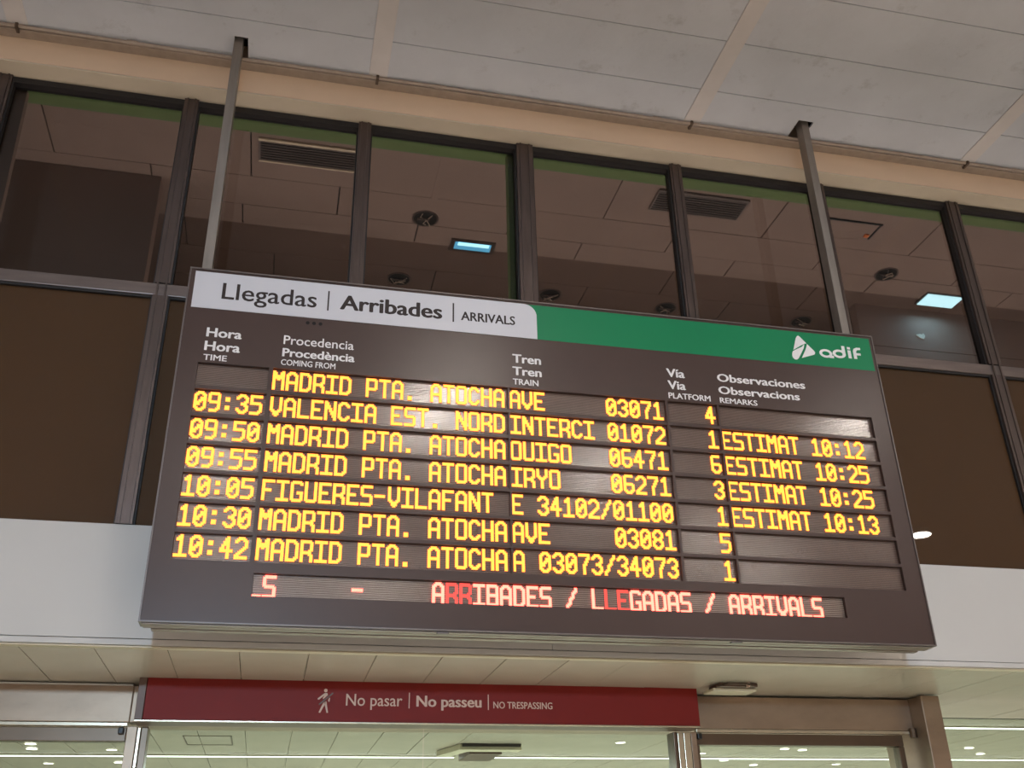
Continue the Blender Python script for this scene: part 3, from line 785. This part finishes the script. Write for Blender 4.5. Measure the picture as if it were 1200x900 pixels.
# ------------------------------------------------------------------ lamps and boxes on the soffit
def linear(x0, x1, y, label):
    t = thing('linear_lamp', label, 'lamp', ((x0 + x1) / 2, y, ZS - 0.01), 'linear ceiling lamps')
    bx('housing', 'plastic', (x0, x1, y - 0.03, y + 0.03, ZS - 0.007, ZS - 0.001), t)
    bx('diffuser', 'linear', (x0 + 0.01, x1 - 0.01, y - 0.015, y + 0.015, ZS - 0.010, ZS - 0.0075), t)
linear(4.32, 10.0, 6.26, 'long bright linear lamp right of the door frame, nearer the fascia')
linear(-5.0, 1.40, 8.05, 'long linear lamp seen through the left glass and left half of the door')
linear(1.66, 9.0, 8.05, 'long linear lamp seen through right half of the door and right glass')
def downlight(x, y, z, label, m, r, grp):
    t = thing('downlight', label, 'downlight', (x, y, z), grp)
    bm = bmesh.new(); n = 24; V = []
    for k in range(n):
        a = 2 * math.pi * k / n
        V.append([bm.verts.new((x + rr * math.cos(a), y + rr * math.sin(a), zz)) for rr, zz in ((r * 1.15, z - 0.004), (r, z - 0.006), (r, z - 0.001), (r * 1.15, z - 0.001))])
    for k in range(n):
        A, B = V[k], V[(k + 1) % n]
        for i in range(4): bm.faces.new((A[i], A[(i + 1) % 4], B[(i + 1) % 4], B[i]))
    bmesh.ops.recalc_face_normals(bm, faces=bm.faces[:])
    obj('trim_ring', bm, 'plastic', t)
    bm = bmesh.new(); cyl(bm, (x, y, z - 0.003), r * 0.99, 0.003, 'Z', 24); obj('diffuser', bm, m, t)
    return t
for (x, y, l) in ((-1.53, 7.44, 'round downlight, upper left one through the left glass'), (-1.57, 7.70, 'round downlight just under the upper left one through the left glass'),
                  (-1.06, 7.72, 'round downlight through the left glass close to the door post'), (-1.61, 8.56, 'round downlight just past linear lamp through the left glass'),
                  (-1.10, 8.49, 'round downlight past linear lamp near the left door post'),
                  (2.44, 7.15, 'round downlight through right glass, beside the right door post above the linear lamp'),
                  (3.05, 7.10, 'round downlight through right glass, right of middle under the rail'),
                  (3.30, 7.74, 'round downlight through right glass just above the linear lamp'), (3.69, 8.20, 'round downlight just past linear lamp behind right glass'),
                  (4.11, 8.53, 'round downlight lowest past the linear lamp behind right glass'), (3.86, 7.44, 'round downlight through right glass, left one of close pair above linear lamp'),
                  (4.04, 7.50, 'round downlight through right glass, right one of close pair above linear lamp'), (4.85, 8.44, 'round downlight past linear lamp near the dark stile'),
                  (4.81, 7.49, 'round downlight through right glass, near the dark stile'),
                  (5.74, 7.67, 'round downlight right of the door frame just above far linear lamp'), (5.38, 7.31, 'round downlight right of the door frame between the two linear lamps')):
    downlight(x, y, ZS, l, 'smallspot', 0.036, 'downlights of the passage')
# hall ceiling downlights behind the viewer, mirrored in the glass and in the board
for i, (x, y) in enumerate(((8.03, -2.18), (1.40, 0.39), (3.19, -1.5), (5.34, -3.6), (1.34, -6.6), (6.8, -4.9), (-0.76, -1.85), (-0.70, -4.85), (5.3, 0.2), (1.17, -0.4))):
    downlight(x, y, ZC, 'round hall downlight in ceiling behind the viewer, mirrored in the board or its windows', 'spot', 0.13, 'hall ceiling downlights')

t = thing('access_point_box', 'pale ceiling box with brown bracket above right end of the red sign', 'ceiling box', (2.30, 4.97, ZS - 0.03))
bm = bmesh.new(); box(bm, 2.19, 2.43, 4.90, 5.03, ZS - 0.036, ZS - 0.022)
obj('cover', bm, 'plastic', t, 0.004)
bx('body', 'signcap', (2.21, 2.42, 4.86, 5.0, ZS - 0.0215, ZS - 0.003), t, 0.004)
bm = bmesh.new(); tube(bm, [(2.20, 4.88, ZS - 0.02), (2.24, 4.83, ZS - 0.012), (2.34, 4.825, ZS - 0.012), (2.40, 4.86, ZS - 0.018)], 0.006); obj('cable', bm, 'clamp', t)
bx('clip', 'signtext', (2.355, 2.365, 4.835, 4.86, ZS - 0.026, ZS - 0.004), t)
t = thing('ceiling_track_box', 'pale angled ceiling track box seen through top of the glass door', 'ceiling box', (1.5, 7.5, ZS - 0.02))
bm = bmesh.new()
def zprism(bm, pts, z0, z1):
    a = [bm.verts.new((x, y, z0)) for x, y in pts]; b = [bm.verts.new((x, y, z1)) for x, y in pts]
    bm.faces.new(a); bm.faces.new(b[::-1]); n = len(pts)
    for i in range(n): bm.faces.new((a[i], b[i], b[(i + 1) % n], a[(i + 1) % n]))
    bmesh.ops.recalc_face_normals(bm, faces=bm.faces[:])
zprism(bm, [(1.20, 7.70), (1.30, 7.30), (1.75, 7.30), (1.75, 7.42), (1.38, 7.42), (1.30, 7.74)], ZS - 0.04, ZS - 0.002)
obj('arm', bm, 'plastic', t, 0.003)
bx('body', 'signcap', (1.40, 1.64, 7.45, 7.9, ZS - 0.05, ZS - 0.002), t, 0.004)
bx('slot', 'black', (1.32, 1.74, 7.275, 7.296, ZS - 0.02, ZS - 0.002), t)
